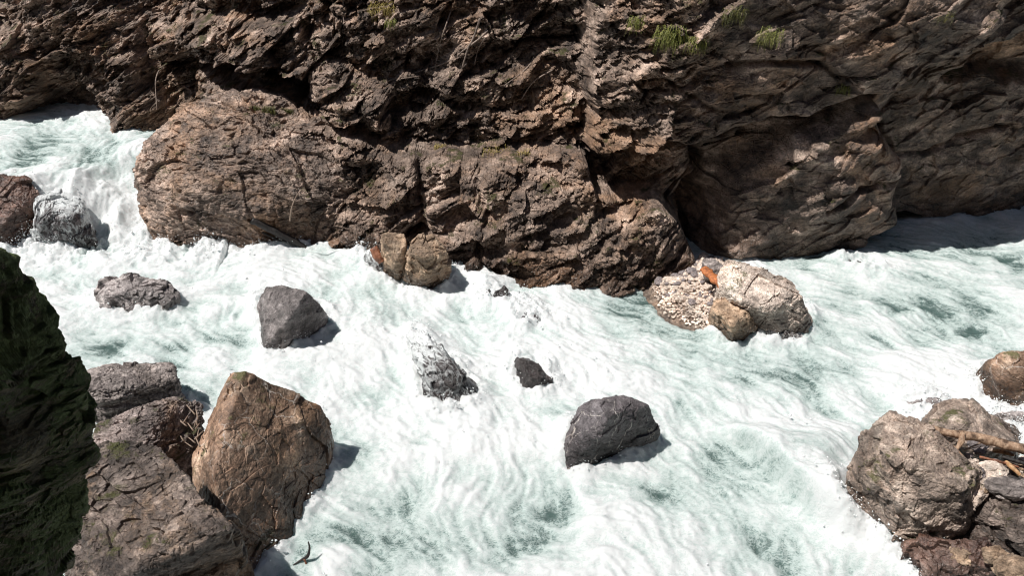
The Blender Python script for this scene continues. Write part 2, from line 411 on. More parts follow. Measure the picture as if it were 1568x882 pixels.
# tongue that drops past the angular rock
sd2 = seg_side(PX, PY, [(480, 330), (560, 400), (590, 460), (640, 520), (640, 640)])
zw = zw + .12 * (1 - sst(-40, 50, sd2)) * sst(340, 400, PY) * (1 - sst(560, 680, PY))
cas = np.where(X < -7.4, np.exp(-((tcas - .45) / .42) ** 2), 0) * (tcas > 0) * (tcas < 1)
zw = zw + cas * (.10 * lm + .05 * tb)
foamA = .60 + .18 * fb + .14 * lm + .09 * lf + .18 * lb + .17 * tb - .58 * calm + .3 * cas
foamA += .13 * ga(620, 580, 380, 190) - .10 * ga(1380, 450, 230, 110)
foamA += .35 * np.exp(-((sd - 22) / 16) ** 2) * sst(650, 700, PY)
for a in [(868, 668, 26, 40, 0, .30), (640, 500, 24, 18, 0, .08), (560, 395, 26, 22, 0, .2), (800, 545, 22, 14, 0, .12), (745, 440, 20, 14, 0, .15), (470, 560, 40, 20, 0, .1), (790, 470, 30, 20, 0, .15), (395, 500, 16, 30, 0, .12)]:
    zw = zw + a[5] * ga(*a[:5]); foamA = foamA + 1.2 * a[5] * ga(*a[:5])
boil = np.where(X < -6.5, np.exp(-((Y - 15.6) / .55) ** 2), 0)
zw += boil * (.10 + .10 * tb + .06 * tr); foamA += .35 * boil

WATER_SPLASH = []          # (x, y, r, upstream boost) filled by the rocks

# ------------------------------------------------------------------ rocks
_ico = {}
def ico(n):
    if n not in _ico:
        bm = bmesh.new(); bmesh.ops.create_icosphere(bm, subdivisions=n, radius=1)
        V = np.array([v.co[:] for v in bm.verts], np.float32); F = np.array([[v.index for v in f.verts] for f in bm.faces], np.int32)
        bm.free(); V /= np.linalg.norm(V, axis=1, keepdims=True); _ico[n] = (V, F)
    return _ico[n]
def hull_planes(pts):
    bm = bmesh.new()
    for p in pts: bm.verts.new(p)
    bmesh.ops.convex_hull(bm, input=bm.verts[:])
    bm.normal_update()
    c = np.mean([v.co[:] for v in bm.verts if v.link_faces], axis=0)
    out = []
    for f in bm.faces:
        if f.calc_area() < 1e-6: continue
        n = np.array(f.normal[:]); d = float(n @ (np.array(f.calc_center_median()[:]) - c))
        if d < 0: n, d = -n, -d
        if d < 1e-4: continue
        for o in out:
            if o[0] @ n > .9985 and abs(o[1] - d) < .03: break
        else: out.append((n, d))
    vs = np.array([v.co[:] for v in bm.verts if v.link_faces])
    bm.free()
    return c, np.array([o[0] for o in out]), np.array([o[1] for o in out]), vs
def rock_surface(pts, lvl, k=26, amp=.1, freq=1.6, chis=.6, fine=.35, seed=0, strata=None, grow=0.0):
    c, N, D, vs = hull_planes(pts)
    ext = np.maximum(np.abs(vs - c).max(0), .05)
    V, F = ico(lvl)
    d = V * ext.astype(np.float32); d /= np.linalg.norm(d, axis=1, keepdims=True)
    t = np.maximum(d @ N.T.astype(np.float32), 0) / D.astype(np.float32)
    mx = t.max(1)
    tk = (t / mx[:, None]) ** k
    g = mx * tk.sum(1) ** (1 / k)
    P = d / g[:, None]
    nrm = tk @ N; nrm /= np.linalg.norm(nrm, axis=1, keepdims=True) + 1e-9
    size = float(np.cbrt(np.prod(ext)))
    A = amp * size
    q = (P / size).astype(np.float32)
    if strata is not None:
        ax = np.array(strata[0], np.float32); ax /= np.linalg.norm(ax)
        q = q + (q @ ax)[:, None] * ax * (strata[1] - 1)
    wp = q + .10 * np.stack([perlin3(q * 1.7, seed + 1), perlin3(q * 1.7, seed + 2), perlin3(q * 1.7, seed + 3)], 1)
    h = .7 * fbm(q * freq * .8, 2, seed)
    if chis:
        w1, _, e1 = worley(wp * freq * 1.3, seed, 1.8); w2, _, e2 = worley(wp * freq * 3.4, seed + 5, 1.8)
        h = h + chis * (1.2 * w1 - .10 * np.exp(-e1 / .03)) + chis * (.6 * w2 - .05 * np.exp(-e2 / .04))
    w3, _, e3 = worley(wp * freq * 9, seed + 8, 1.8)
    h = h + fine * (.10 * ridged(wp * freq * 3.3, 4, seed + 9, .6) + .16 * fbm(wp * freq * 14, 3, seed + 4, .7) + .34 * w3)
    P = P + nrm * (A * h)[:, None]
    return P + c, F, c, size
def rock(name, label, cat, pts, mat, lvl=6, thick=.8, z0=0.0, splash=1.0, group=None, deep=.7, shrink=.82, **kw):
    fr, wl = [], []
    for p in pts:
        if len(p) == 2: q = atz(p[0], p[1], z0); wl.append(q)
        elif p[2] > 4: q = aty(*p)
        else: q = atz(*p)
        fr.append(q)
    fr = np.array(fr); cen = fr.mean(0)
    bk = []
    for q in fr:
        v = q - CAMP; L = np.linalg.norm(v)
        b = q + v / L * thick; b2 = cen + v / L * thick * 1.0
        bk.append(b2 + (b - b2) * shrink)
    dn = [q - [0, 0, deep] for q in wl]
    allp = np.concatenate([fr, np.array(bk)] + ([np.array(dn)] if dn else []))
    P, F, c, size = rock_surface(allp, lvl, seed=(abs(hash_(name + label)) % 97), **kw)
    base = np.array([c[0], c[1], P[:, 2].min()])
    o = np_mesh(name, P, F, M[mat], base, smooth=lvl < 6)
    tag(o, label, cat, group)
    if splash and wl:
        above = P[(P[:, 2] > z0 - .15) & (P[:, 2] < z0 + .2)]
        if len(above): WATER_SPLASH.append((above[:, 0].copy(), above[:, 1].copy(), splash))
    return o
def hash_(s):
    h = 5381
    for ch in s: h = (h * 33 + ord(ch)) & 0x7fffffff
    return h

# the big dome-shaped outcrop under the cliff
dome = rock('rock_outcrop', 'huge rounded brown outcrop bulging from the cliff beside the small waterfall', 'outcrop',
     [(250, 380), (350, 393), (430, 384), (470, 368), (560, 354), (640, 352), (212, 345, 16.0), (206, 232, 16.9), (240, 190, 17.4), (265, 165, 17.6), (330, 140, 18.1), (388, 128, 18.4), (440, 142, 18.3), (500, 168, 18.1),
      (560, 200, 17.8), (620, 250, 17.2), (300, 300, 15.75), (320, 210, 16.7), (240, 260, 16.3), (430, 230, 16.9), (420, 320, 15.8), (530, 270, 16.9)],
     'dome', 8, thick=2.5, k=22, amp=.07, freq=1.35, chis=.7, fine=.9, deep=1.0, strata=((.25, .2, 1), 1.5), splash=.8)

ROCKS = [
 ('boulder', 'low flat grey rock barely above the white water, below the waterfall', 'rock', [(150, 430, .5), (215, 422, .65), (262, 432, .58), (200, 440, .66), (270, 455, .4), (155, 460, .42), (140, 455), (165, 472), (230, 474), (258, 480), (282, 462)],
  'greylow', 7, dict(thick=.5, amp=.13, freq=1.7, fine=.35, chis=.9, z0=.12, splash=.6)),
 ('boulder', 'angular wedge-shaped dark boulder with a sharp slanting ridge, standing in the white water', 'boulder', [(408, 440, 1.05), (433, 437, 1.1), (470, 445, 1.15), (497, 476, .6), (440, 490, .95), (406, 527, .42), (396, 470, .55), (398, 470), (400, 525), (412, 550), (440, 540), (476, 512), (508, 490)],
  'wedge', 7, dict(thick=.7, amp=.05, k=90, chis=.5, freq=1.8, fine=.6)),
 ('boulder', 'smaller split tan boulder leaning beside the round tan boulder at the cliff foot', 'boulder', [(584, 357, 1.25), (600, 354, 1.3), (620, 356, 1.3), (623, 372, 1.15), (606, 400, .75), (584, 382, .8), (590, 396, .65), (585, 412), (612, 418)],
  'tan', 6, dict(thick=.7, amp=.10, k=40, chis=.6)),
 ('boulder', 'round tan boulder with a cracked top at the cliff foot', 'boulder', [(626, 366, 1.25), (640, 359, 1.3), (660, 359, 1.3), (680, 375, 1.1), (691, 395, .8), (625, 385, 1.1), (650, 395, 1.05), (612, 427), (650, 437), (690, 429)],
  'tan', 7, dict(thick=.7, amp=.10, k=24, chis=.7)),
 ('boulder', 'washed dark rock with water pouring over it, left of the two tan boulders', 'rock', [(560, 386, .5), (580, 390, .5), (592, 412, .3), (550, 402), (572, 428), (602, 432)],
  'wetfoam', 6, dict(thick=.6, amp=.13, k=14, fine=.12)),
 ('boulder', 'long streaming dark rock laced with white water in mid river', 'rock', [(622, 500, .5), (650, 500, .62), (682, 545, .72), (708, 572, .62), (726, 602, .2), (655, 580, .6), (617, 512), (640, 560), (650, 608), (682, 632), (725, 610)],
  'wetfoam', 7, dict(thick=.6, amp=.13, k=14, freq=1.6, fine=.12)),
 ('boulder', 'small smooth dark rock awash between the streaming rock and the veined boulder', 'rock', [(788, 545, .3), (812, 548, .36), (842, 580, .28), (815, 580, .36), (783, 562), (800, 601), (843, 603), (854, 592)],
  'dark', 6, dict(thick=.5, amp=.12, k=14)),
 ('boulder', 'tiny pointed black rock poking out of the foam right of the round tan boulder', 'rock', [(758, 447, .3), (774, 437, .42), (779, 443, .36), (752, 460), (776, 464), (768, 470)],
  'dark', 5, dict(thick=.3, amp=.12, k=30)),
 ('boulder', 'small foam-laced rock just left of the tiny pointed black rock', 'rock', [(738, 438, .25), (750, 440, .28), (752, 455, .2), (732, 450), (742, 468), (758, 468)],
  'wetfoam', 5, dict(thick=.4, amp=.16, k=14)),
 ('boulder', 'mostly drowned foam-laced rock below the tiny pointed black rock', 'rock', [(785, 458, .18), (815, 462, .2), (830, 485, .14), (800, 485, .2), (774, 470), (795, 500), (836, 500)],
  'lace', 6, dict(thick=.5, amp=.2, k=12)),
 ('boulder', 'large black boulder with white veins and water sheeting down its left side', 'boulder', [(885, 620, .75), (912, 609, .98), (955, 607, 1.05), (992, 620, .92), (1010, 660, .35), (936, 636, 1.12), (868, 700, .22), (868, 664, .3), (864, 692), (868, 723), (910, 706), (960, 692), (1010, 672)],
  'veined', 8, dict(thick=.6, amp=.05, k=120, chis=.6, fine=.7)),
 ('boulder', 'big pale boulder with a brown wet end beside the gravel bar', 'boulder', [(1108, 398, 1.3), (1124, 396, 1.3), (1160, 412, 1.2), (1205, 430, 1.05), (1228, 448, .95), (1238, 488, .4), (1208, 507, .2), (1102, 428, 1.1), (1092, 450, .7), (1130, 462, .85), (1180, 470, .85), (1190, 485, .5), (1092, 470), (1241, 500), (1215, 516), (1150, 495)],
  'pale', 8, dict(thick=.8, amp=.08, k=30, chis=.6, fine=.6)),
 ('boulder', 'flat-topped tan rock in front of the big pale boulder', 'rock', [(1090, 462, .65), (1110, 457, .7), (1150, 470, .68), (1166, 478, .5), (1122, 495, .6), (1090, 478, .5), (1088, 490), (1130, 524), (1160, 515), (1172, 500)],
  'tan', 7, dict(thick=.6, amp=.09, k=40, chis=.7)),
 ('boulder', 'low wet purple-grey rock at the foot of the big pale boulder', 'rock', [(1165, 500, .25), (1200, 505, .25), (1230, 512, .12), (1155, 512), (1180, 526), (1232, 522)],
  'wet', 6, dict(thick=.5, amp=.14, k=16)),
 ('boulder', 'grey slate block wedged behind the pale boulder below the cliff', 'rock', [(1076, 398, .95), (1092, 396, .95), (1112, 408, .9), (1108, 425, .7), (1085, 415, .85), (1080, 430), (1110, 440)],
  'greyslab', 6, dict(thick=.5, amp=.09, k=40, splash=0)),
 ('boulder', 'dark split slate stone under the end of the orange plank', 'rock', [(1118, 446, .8), (1140, 448, .82), (1138, 462, .72), (1118, 458, .7), (1116, 470), (1142, 474)],
  'dark', 5, dict(thick=.4, amp=.1, k=40, splash=0)),
 ('boulder', 'smooth olive-brown boulder at the far right bank', 'boulder', [(1490, 575, .3), (1508, 552, .75), (1545, 538, 1.0), (1580, 531, 1.1), (1680, 520, 1.3), (1530, 590, .6), (1488, 588), (1530, 616), (1570, 628), (1680, 640)],
  'brown', 7, dict(thick=1.2, amp=.07, k=16)),
 ('boulder', 'low wet grey ledge barely above the foam behind the driftwood bank', 'rock', [(1385, 616, .2), (1420, 610, .3), (1440, 615, .3), (1372, 618), (1400, 632), (1442, 634)],
  'greylow', 5, dict(thick=.4, amp=.15, k=18)),
 ('boulder', 'pale speckled boulder with a dark side lying behind the driftwood log', 'boulder', [(1412, 640, .7), (1440, 616, .9), (1478, 608, 1.0), (1502, 622, 1.0), (1548, 676, .9), (1420, 662, .8), (1470, 650, 1.05), (1520, 690, .8), (1430, 700), (1560, 700), (1560, 660)],
  'speck', 7, dict(thick=.6, amp=.08, k=36)),
 ('boulder', 'large speckled brown boulder with a mossy crown at the lower right bank', 'boulder', [(1342, 645, 1.5), (1364, 632, 1.6), (1420, 652, 1.6), (1500, 712, 1.35), (1522, 765, .8), (1322, 668, 1.2), (1300, 728, .65), (1294, 754, .3), (1376, 775, .95), (1470, 795, .85), (1352, 700, 1.5), (1470, 745, 1.4), (1294, 768), (1380, 836), (1450, 850), (1530, 810)],
  'speck', 8, dict(thick=.9, amp=.06, k=110, chis=.9, fine=.7, freq=1.7)),
 ('boulder', 'small round purple stone on the left shoulder of the speckled boulder', 'stone', [(1313, 668, 1.15), (1325, 664, 1.2), (1329, 680, 1.1), (1316, 692, .95), (1322, 690, 1.0)],
  'redwet', 5, dict(thick=.25, amp=.1, k=14, splash=0)),
 ('boulder', 'wet red-brown rock half under water at the upstream foot of the speckled boulder', 'rock', [(1285, 765, .12), (1310, 768, .2), (1330, 790, .2), (1275, 770), (1300, 800), (1345, 815)],
  'redwet', 6, dict(thick=.6, amp=.12, k=14)),
 ('boulder', 'dark cracked slate mass in the lower right corner', 'rock', [(1490, 735, .95), (1530, 715, 1.0), (1600, 700, 1.1), (1700, 720, 1.2), (1480, 790, .7), (1540, 800, .9), (1620, 820, 1.0), (1450, 850), (1500, 890), (1700, 960)],
  'slabdark', 8, dict(thick=.7, amp=.12, k=40, chis=.9)),
 ('boulder', 'brown wet ledge running into the water below the speckled boulder', 'rock', [(1385, 825, .45), (1450, 825, .7), (1510, 830, .85), (1520, 870, .75), (1420, 868, .45), (1375, 832), (1420, 900), (1540, 940)],
  'redwet', 7, dict(thick=.6, amp=.14, k=24, chis=.9)),
 ('boulder', 'ochre block in the lower right corner on the dark slate', 'stone', [(1503, 840, 1.0), (1530, 837, 1.05), (1550, 850, 1.0), (1545, 868, .85), (1508, 862, .85)],
  'tan', 6, dict(thick=.3, amp=.1, k=40, splash=0)),
 ('boulder', 'grey wet rock at the water edge below the olive-brown boulder', 'rock', [(1520, 632, .35), (1560, 628, .45), (1600, 640, .5), (1515, 640), (1545, 662), (1610, 668)],
  'greylow', 6, dict(thick=.6, amp=.1, k=20)),
 ('boulder', 'flat layered grey slab with a dark undercut front, upstream end of the left bank', 'slab', [(104, 585, .95), (150, 561, .9), (225, 557, .85), (262, 560, .8), (272, 582, .75), (268, 590, .68), (150, 598, 1.0), (120, 610), (160, 650), (268, 640), (275, 610)],
  'greyslab', 7, dict(thick=.5, amp=.09, k=50, chis=.6, fine=.8, strata=((0, .1, 1), 2.6))),
 ('boulder', 'layered grey-pink slab between the flat slab and the tall brown boulder', 'slab', [(148, 650, 1.2), (200, 640, 1.25), (238, 618, 1.3), (270, 607, 1.2), (309, 620, .95), (300, 660, .8), (210, 690, 1.2), (140, 690, 1.2), (140, 760), (320, 740)],
  'slab', 8, dict(thick=.5, amp=.09, k=44, chis=.7, fine=.7, strata=((.1, .2, 1), 2.0))),
 ('boulder', 'large tilted slab with a pointed tip and an ochre-stained corner in the lower left', 'slab', [(140, 690, 1.75), (160, 676, 1.75), (235, 676, 1.75), (290, 735, 1.75), (357, 812, 1.6), (345, 822, 1.45), (270, 812, 1.72), (190, 885, 1.45), (105, 880, 1.25), (128, 770, 1.55), (90, 930), (290, 885), (372, 862)],
  'slabdark', 8, dict(thick=.4, amp=.06, k=80, chis=.8, fine=.7, strata=((-.2, .3, 1), 1.6), splash=0)),
 ('boulder', 'tall brown boulder with fine pale veins standing at the left bank', 'boulder', [(350, 572, 1.72), (374, 567, 1.80), (493, 622, .95), (508, 657, .5), (296, 698, .85), (326, 726, 1.32), (345, 812, .8), (508, 690), (487, 765), (440, 834), (385, 882), (310, 850)],
  'brown', 8, dict(thick=.45, amp=.035, k=140, chis=.7, fine=.6)),
 ('boulder', 'shaded brown rock under the tip of the tilted slab at the bottom edge', 'rock', [(310, 850, .7), (345, 832, .8), (382, 852, .6), (388, 880, .3), (330, 880, .7), (390, 900), (280, 930)],
  'brown', 6, dict(thick=.5, amp=.1, k=30)),
 ('boulder', 'wet brown rock at the left edge beside the top of the waterfall', 'rock', [(-60, 262, 1.75), (0, 266, 1.7), (42, 270, 1.6), (62, 292, 1.3), (48, 355, .5), (0, 350, .8), (30, 310, 1.2), (48, 386), (0, 386), (-80, 386)],
  'redwet', 7, dict(thick=.9, amp=.1, k=24, chis=.7)),
 ('boulder', 'dark rock behind a lace of falling white water in the small waterfall', 'rock', [(52, 300, 1.22), (95, 286, 1.32), (130, 300, 1.2), (147, 345, .7), (50, 340, .95), (100, 330, 1.15), (48, 388), (100, 392), (150, 388)],
  'lace', 8, dict(thick=.7, amp=.12, k=12, freq=1.8, fine=.12)),
 ('boulder', 'small foam-laced rock between the waterfall and the rounded outcrop', 'rock', [(222, 345, .5), (240, 345, .5), (245, 372, .2), (218, 385), (250, 388)],
  'lace', 5, dict(thick=.4, amp=.14, k=14)),
 ('boulder', 'thin dark ledge cutting the water below the right overhang', 'rock', [(1275, 390, .12), (1310, 400, .16), (1350, 415, .1), (1268, 392), (1310, 408), (1362, 424)],
  'wet', 6, dict(thick=.3, amp=.15, k=16)),
]
for nm, lab, cat, pts, mt, lv, kw in ROCKS:
    rock(nm, lab, cat, pts, mt, lv, **kw)

# ------------------------------------------------------------------ finish the water around the rocks
XG, YG = X.reshape(ny, nx), Y.reshape(ny, nx)
near = np.zeros((ny, nx), np.float32)
for ax_, ay_, sp_ in WATER_SPLASH:
    i = np.clip(np.interp(ax_, xs, dxg), 0, nx - 1).astype(int); j = np.clip(np.interp(ay_, ys, dyg), 0, ny - 1).astype(int)
    m = np.zeros((ny, nx), np.float32); m[j, i] = 1
    near = np.maximum(near, m * sp_)
def blur(a, n):
    for ax in (0, 1):
        c = np.cumsum(np.pad(a, [(n + 1, n) if q == ax else (0, 0) for q in (0, 1)], mode='edge'), axis=ax)
        a = (np.take(c, np.arange(2 * n + 1, c.shape[ax]), ax) - np.take(c, np.arange(0, c.shape[ax] - 2 * n - 1), ax)) / (2 * n + 1)
    return a
nb = np.clip(blur(blur(near, 5), 5) * 4, 0, 1).ravel()
nb2 = np.clip(blur(blur(near, 14), 14) * 3, 0, 1).ravel()
foamA = foamA + .45 * nb * (.6 + .5 * tb) + .12 * nb2 * (1 - calm)
zw = zw + nb * (.05 + .07 * tb + .03 * tr) + nb2 * (.05 + .05 * tb)
def water_mat():
    T = NT('white_water')
    tc = T.n('TexCoord').outputs['Object']
    at = T.n('Attribute', attribute_name='foam').outputs['Fac']
    lf_ = T.n('Attribute', attribute_name='streak').outputs['Fac']
    wv = T.warp(tc, 3, .25)
    n1 = T.noise(wv, 9, 10, .72).outputs[0]
    n2 = T.noise(wv, 48, 6, .75).outputs[0]
    fl = T.mapping(T.warp(T.warp(tc, 1.5, .5), 7, .12), (.7, 1.2, 1), (0, 0, .5))
    lace = None
    for fs, wd in ((3.2, .035), (8, .05), (19, .07)):
        a1 = T.math('ABSOLUTE', T.math('SUBTRACT', T.noise(fl, fs, 3, .55, .5).outputs[0], .5))
        k1 = T.rng(a1, wd, .0)
        lace = k1 if lace is None else T.math('MAXIMUM', lace, k1)
    f = T.math('ADD', at, T.math('MULTIPLY', T.math('SUBTRACT', n1, .5), .7))
    f = T.math('ADD', f, T.math('MULTIPLY', T.math('SUBTRACT', n2, .5), .35))
    f = T.math('ADD', f, T.math('MULTIPLY', lace, .30))
    thin = T.rng(f, .08, .60); thick = T.rng(f, .45, 1.12)
    deep = T.rng(at, -.1, .5)
    wc = T.mix(deep, (.075, .122, .113), (.26, .352, .333))
    c = T.mix(thin, wc, (.48, .56, .54))
    c = T.mix(thick, c, (.69, .712, .712))
    T.l(c, T.b.inputs['Base Color'])
    T.b.inputs['Subsurface Weight'].default_value = .35; T.b.inputs['Subsurface Radius'].default_value = (.8, 1, 1); T.b.inputs['Subsurface Scale'].default_value = .25
    rg = T.math('ADD', .12, T.math('MULTIPLY', thin, .55)); T.l(rg, T.b.inputs['Roughness'])
    T.b.inputs['IOR'].default_value = 1.33
    h = T.math('ADD', T.math('MULTIPLY', n1, .7), T.math('ADD', T.math('MULTIPLY', n2, .5), T.math('MULTIPLY', lf_, .12)))
    bp = T.n('Bump'); bp.inputs['Strength'].default_value = .7; bp.inputs['Distance'].default_value = .055
    T.l(h, bp.inputs['Height']); T.l(bp.outputs[0], T.b.inputs['Normal'])
    return T.m
M['water'] = water_mat()
water = np_mesh('river_water', np.stack([X, Y, zw], 1), grid_faces(nx, ny), M['water'], attrs={'foam': foamA, 'streak': lf})
tag(water, kind='structure')
bed = np_mesh('river_bed', np.array([[-60, -40, -1.6], [60, -40, -1.6], [60, 60, -1.6], [-60, 60, -1.6]]), np.array([[0, 1, 2, 3]]), M['bed'])
tag(bed, kind='structure')

# ------------------------------------------------------------------ cliff
cx = np.concatenate([np.linspace(-30, -14.5, 60, endpoint=False), np.arange(-14.5, 14, .021), np.linspace(14, 34, 70)])
cz = np.concatenate([np.linspace(-1.2, -.1, 14, endpoint=False), np.arange(-.1, 7.2, .021), np.geomspace(7.22, 17, 60)])
CX, CZ = np.meshgrid(cx, cz); CX = CX.ravel().astype(np.float32); CZ = CZ.ravel().astype(np.float32)
BX = [-30, -15, -13, -9.5, -8.6, -7.0, -5.0, -2.5, 0, 1.5, 3, 4.5, 7, 9, 12, 16, 34]
BY = [21.6, 21.2, 21.0, 20.6, 20.0, 18.3, 17.6, 16.6, 16.1, 15.9, 16.0, 16.3, 16.5, 16.9, 17.5, 18.6, 24]
base = np.interp(CX, BX, BY)
lean = np.interp(CX, [-30, -9, -6, 1, 3, 8, 34], [.55, .52, .36, .28, .02, -.04, -.04])
y0 = base + lean * np.clip(CZ, 0, 6) + .35 * np.maximum(CZ - 6, 0)
px, py = proj(CX, y0, CZ)
wob = 14 * perlin3(np.stack([CX * .9, CZ * .9, CX * 0], 1), 3) + 6 * perlin3(np.stack([CX * 3, CZ * 3, CX * 0], 1), 4)
px = px + wob; py = py + 14 * perlin3(np.stack([CX * .9, CZ * .9, CX * 0 + 5], 1), 6) + 5 * perlin3(np.stack([CX * 3, CZ * 3, CX * 0 + 5], 1), 8)
def blob(poly, a, wd, inner=0):
    s = poly_sd(px, py, poly); return a * sst(-wd, wd, s) + (inner * np.clip(s / 120, 0, 1) ** .6 if inner else 0)
def gb(x, y, rx, ry, a, ang=0):
    c, s = math.cos(R(ang)), math.sin(R(ang)); dx, dy = px - x, py - y
    return a * np.exp(-(((dx * c + dy * s) / rx) ** 2 + ((-dx * s + dy * c) / ry) ** 2))
q = np.zeros_like(CX)
q += blob([(400, 150), (470, 172), (600, 212), (700, 224), (890, 219), (897, 272), (960, 293), (1030, 308), (1042, 372), (1000, 460), (400, 460)], .95, 5, .25)
q += blob([(640, 340), (740, 300), (880, 300), (1000, 320), (1042, 372), (1000, 460), (640, 460)], .15, 14, .2)
q += blob([(897, -300), (899, 215), (1000, 212), (1065, 205), (1165, 172), (1330, 130), (1400, 100), (1500, 60), (1760, 20), (1760, -400)], .55, 6, .2)
q += blob([(1120, 250), (1200, 195), (1325, 150), (1358, 200), (1366, 325), (1290, 375), (1170, 402), (1060, 392), (1085, 320)], .55, 12, .4)
q -= blob([(1030, 398), (1170, 408), (1292, 380), (1360, 338), (1500, 352), (1700, 372), (1700, 600), (1030, 600)], 1.5, 8)
q -= blob([(1366, 140), (1470, 110), (1760, 60), (1760, 600), (1366, 600)], .45, 26)
q -= blob([(1478, 128), (1500, 80), (1600, 10), (1700, 10), (1700, 128)], .6, 12)
q -= gb(945, 278, 42, 26, .45) + gb(1062, 320, 24, 55, .9) + gb(1075, 240, 30, 20, .3)
q -= gb(1345, 195, 16, 22, .5) + gb(1330, 180, 30, 10, .2, -20)
q += gb(1260, 170, 80, 8, .18, -22)
q -= blob([(300, 88), (430, 100), (470, 130), (460, 165), (360, 150)], 1.5, 10)
q += blob([(235, 35), (330, 20), (465, 30), (470, 80), (445, 108), (330, 92), (255, 78)], .75, 9, .2)
q += blob([(455, 100), (520, 95), (580, 130), (590, 190), (520, 180)], .55, 12, .1)
q += blob([(510, 0), (600, -20), (600, 60), (560, 110), (520, 90)], .3, 14)
q += blob([(40, -60), (185, -60), (235, 90), (258, 200), (175, 200), (110, 110), (60, 150), (0, 200), (-60, 200), (-60, 130)], .8, 14, .25)
q -= blob([(85, 70), (160, 70), (200, 170), (150, 190), (60, 180)], .55, 14)
q -= blob([(-60, 160), (60, 150), (170, 200), (170, 240), (-60, 240)], .4, 10)
q -= blob([(-60, -60), (60, -60), (60, 30), (-20, 70), (-60, 60)], .8, 14)
q -= gb(850, 75, 45, 60, .45) + gb(640, 160, 60, 30, .3) + gb(720, 60, 40, 60, .25) + gb(455, 30, 40, 40, .5) + gb(380, 20, 60, 26, .5)
q -= gb(630, 385, 75, 50, .6)
q -= gb(830, 238, 45, 14, .35) + gb(700, 300, 26, 40, .25) + gb(635, 330, 30, 26, .3) + gb(580, 250, 26, 36, .25)
for x0, y0_, x1, y1, a in [(800, 200, 890, 128, .28), (820, 205, 890, 165, .2), (770, 130, 850, 80, .16), (790, 150, 840, 105, .12), (690, 110, 745, 40, .2), (600, 130, 700, 60, .14), (560, 165, 660, 110, .14), (660, 190, 700, 90, .14), (740, 180, 800, 120, .1), (640, 200, 700, 150, .1)]:
    L = math.hypot(x1 - x0, y1 - y0_)
    q += gb((x0 + x1) / 2, (y0_ + y1) / 2, L * .6, 7, a, math.degrees(math.atan2(y1 - y0_, x1 - x0)))
q = q + .04 * np.tanh(4 * perlin3(np.stack([px * .02 + py * .012, py * .05 - px * .012, px * 0], 1), 44))
def joint(pts, dep, wd):
    global q
    d = np.full_like(px, 1e9)
    for (x0, y0_), (x1, y1) in zip(pts[:-1], pts[1:]):
        ex, ey = x1 - x0, y1 - y0_
        t = np.clip(((px - x0) * ex + (py - y0_) * ey) / (ex * ex + ey * ey), 0, 1)
        d = np.minimum(d, np.hypot(px - x0 - ex * t, py - y0_ - ey * t))
    q = q - dep * np.exp(-(d / wd) ** 2)
joint([(890, 220), (1000, 214), (1062, 207), (1165, 176), (1330, 138), (1400, 108), (1500, 66)], .55, 6)
joint([(1062, 207), (1075, 260), (1050, 330), (1055, 390)], .4, 7)
joint([(440, 186), (600, 214), (720, 226), (890, 221)], .3, 5)
joint([(1366, 200), (1372, 260), (1364, 330)], .3, 6); joint([(1240, 300), (1320, 262), (1430, 240), (1560, 200)], .18, 4)
joint([(640, 220), (650, 290), (636, 345)], .3, 7); joint([(735, 228), (748, 290), (735, 350), (760, 420)], .25, 6); joint([(860, 300), (800, 330), (740, 350)], .2, 6)
joint([(900, 220), (905, 300), (960, 300)], .25, 6); joint([(240, 40), (255, 95), (320, 105)], .4, 7); joint([(185, -10), (205, 60), (245, 130)], .3, 7)
joint([(500, 0), (520, 80), (470, 110)], .35, 7); joint([(895, 0), (888, 90), (893, 215)], .18, 7); joint([(1100, 90), (1180, 70), (1290, 110)], .2, 5); joint([(930, 130), (1010, 110), (1090, 150)], .16, 5)
P3 = np.stack([CX, q * .5, CZ], 1).astype(np.float32)
ca, sa = math.cos(R(28)), math.sin(R(28))
left = 1 - sst(2.6, 4.6, CX)
Ps = np.stack([(CX * ca + CZ * sa) * .75, q * .4, (-CX * sa + CZ * ca) * 1.7], 1).astype(np.float32)
wq = Ps + .10 * np.stack([perlin3(P3 * 1.3, 1), perlin3(P3 * 1.3, 2), perlin3(P3 * 1.3, 3)], 1)
w1, _, e1 = worley(wq * .95, 3, 1.9); w2, _, e2 = worley(wq * 2.3, 6, 2.0); w3, _, e3 = worley(wq * 5.6, 9, 2.0); w4, _, e4 = worley(wq * 13, 12, 2.0)
relief = .36 + .82 * left
n = .18 * fbm(P3 * .8, 2, 15)
n += relief * (.42 * w1 - .03 * np.exp(-e1 / .03) + .24 * w2 - .02 * np.exp(-e2 / .03) + (.3 + .7 * left) * (.12 * w3 + .05 * w4))
n += relief * (.02 * ridged(wq * 3.2, 5, 21, .65) + .02 * fbm(wq * 16, 3, 25, .7))
low = sst(2.8, 1.2, CZ) * .35
n *= 1 - low
nrm_x = np.interp(CX, [-30, -6, 2, 6, 34], [.0, .0, .1, .15, .2])
dd = q + n
CV = np.stack([CX + nrm_x * dd, y0 - dd, CZ + .05 * n], 1)
cliff = np_mesh('cliff', CV, grid_faces(len(cx), len(cz)), M['cliff'], smooth=False)
tag(cliff, 'tall rugged brown cliff of the gorge along the far side of the river', 'cliff', kind='structure')
CG = CV.reshape(len(cz), len(cx), 3)
cpx, cpy = proj(CV[:, 0], CV[:, 1], CV[:, 2])
from mathutils.kdtree import KDTree
sel = np.where((cpx > 0) & (cpx < W) & (cpy > -20) & (cpy < 460))[0][::6]
kd = KDTree(len(sel))
for k_, i in enumerate(sel): kd.insert((cpx[i], cpy[i], CV[i, 1] * .0), k_)
kd.balance()
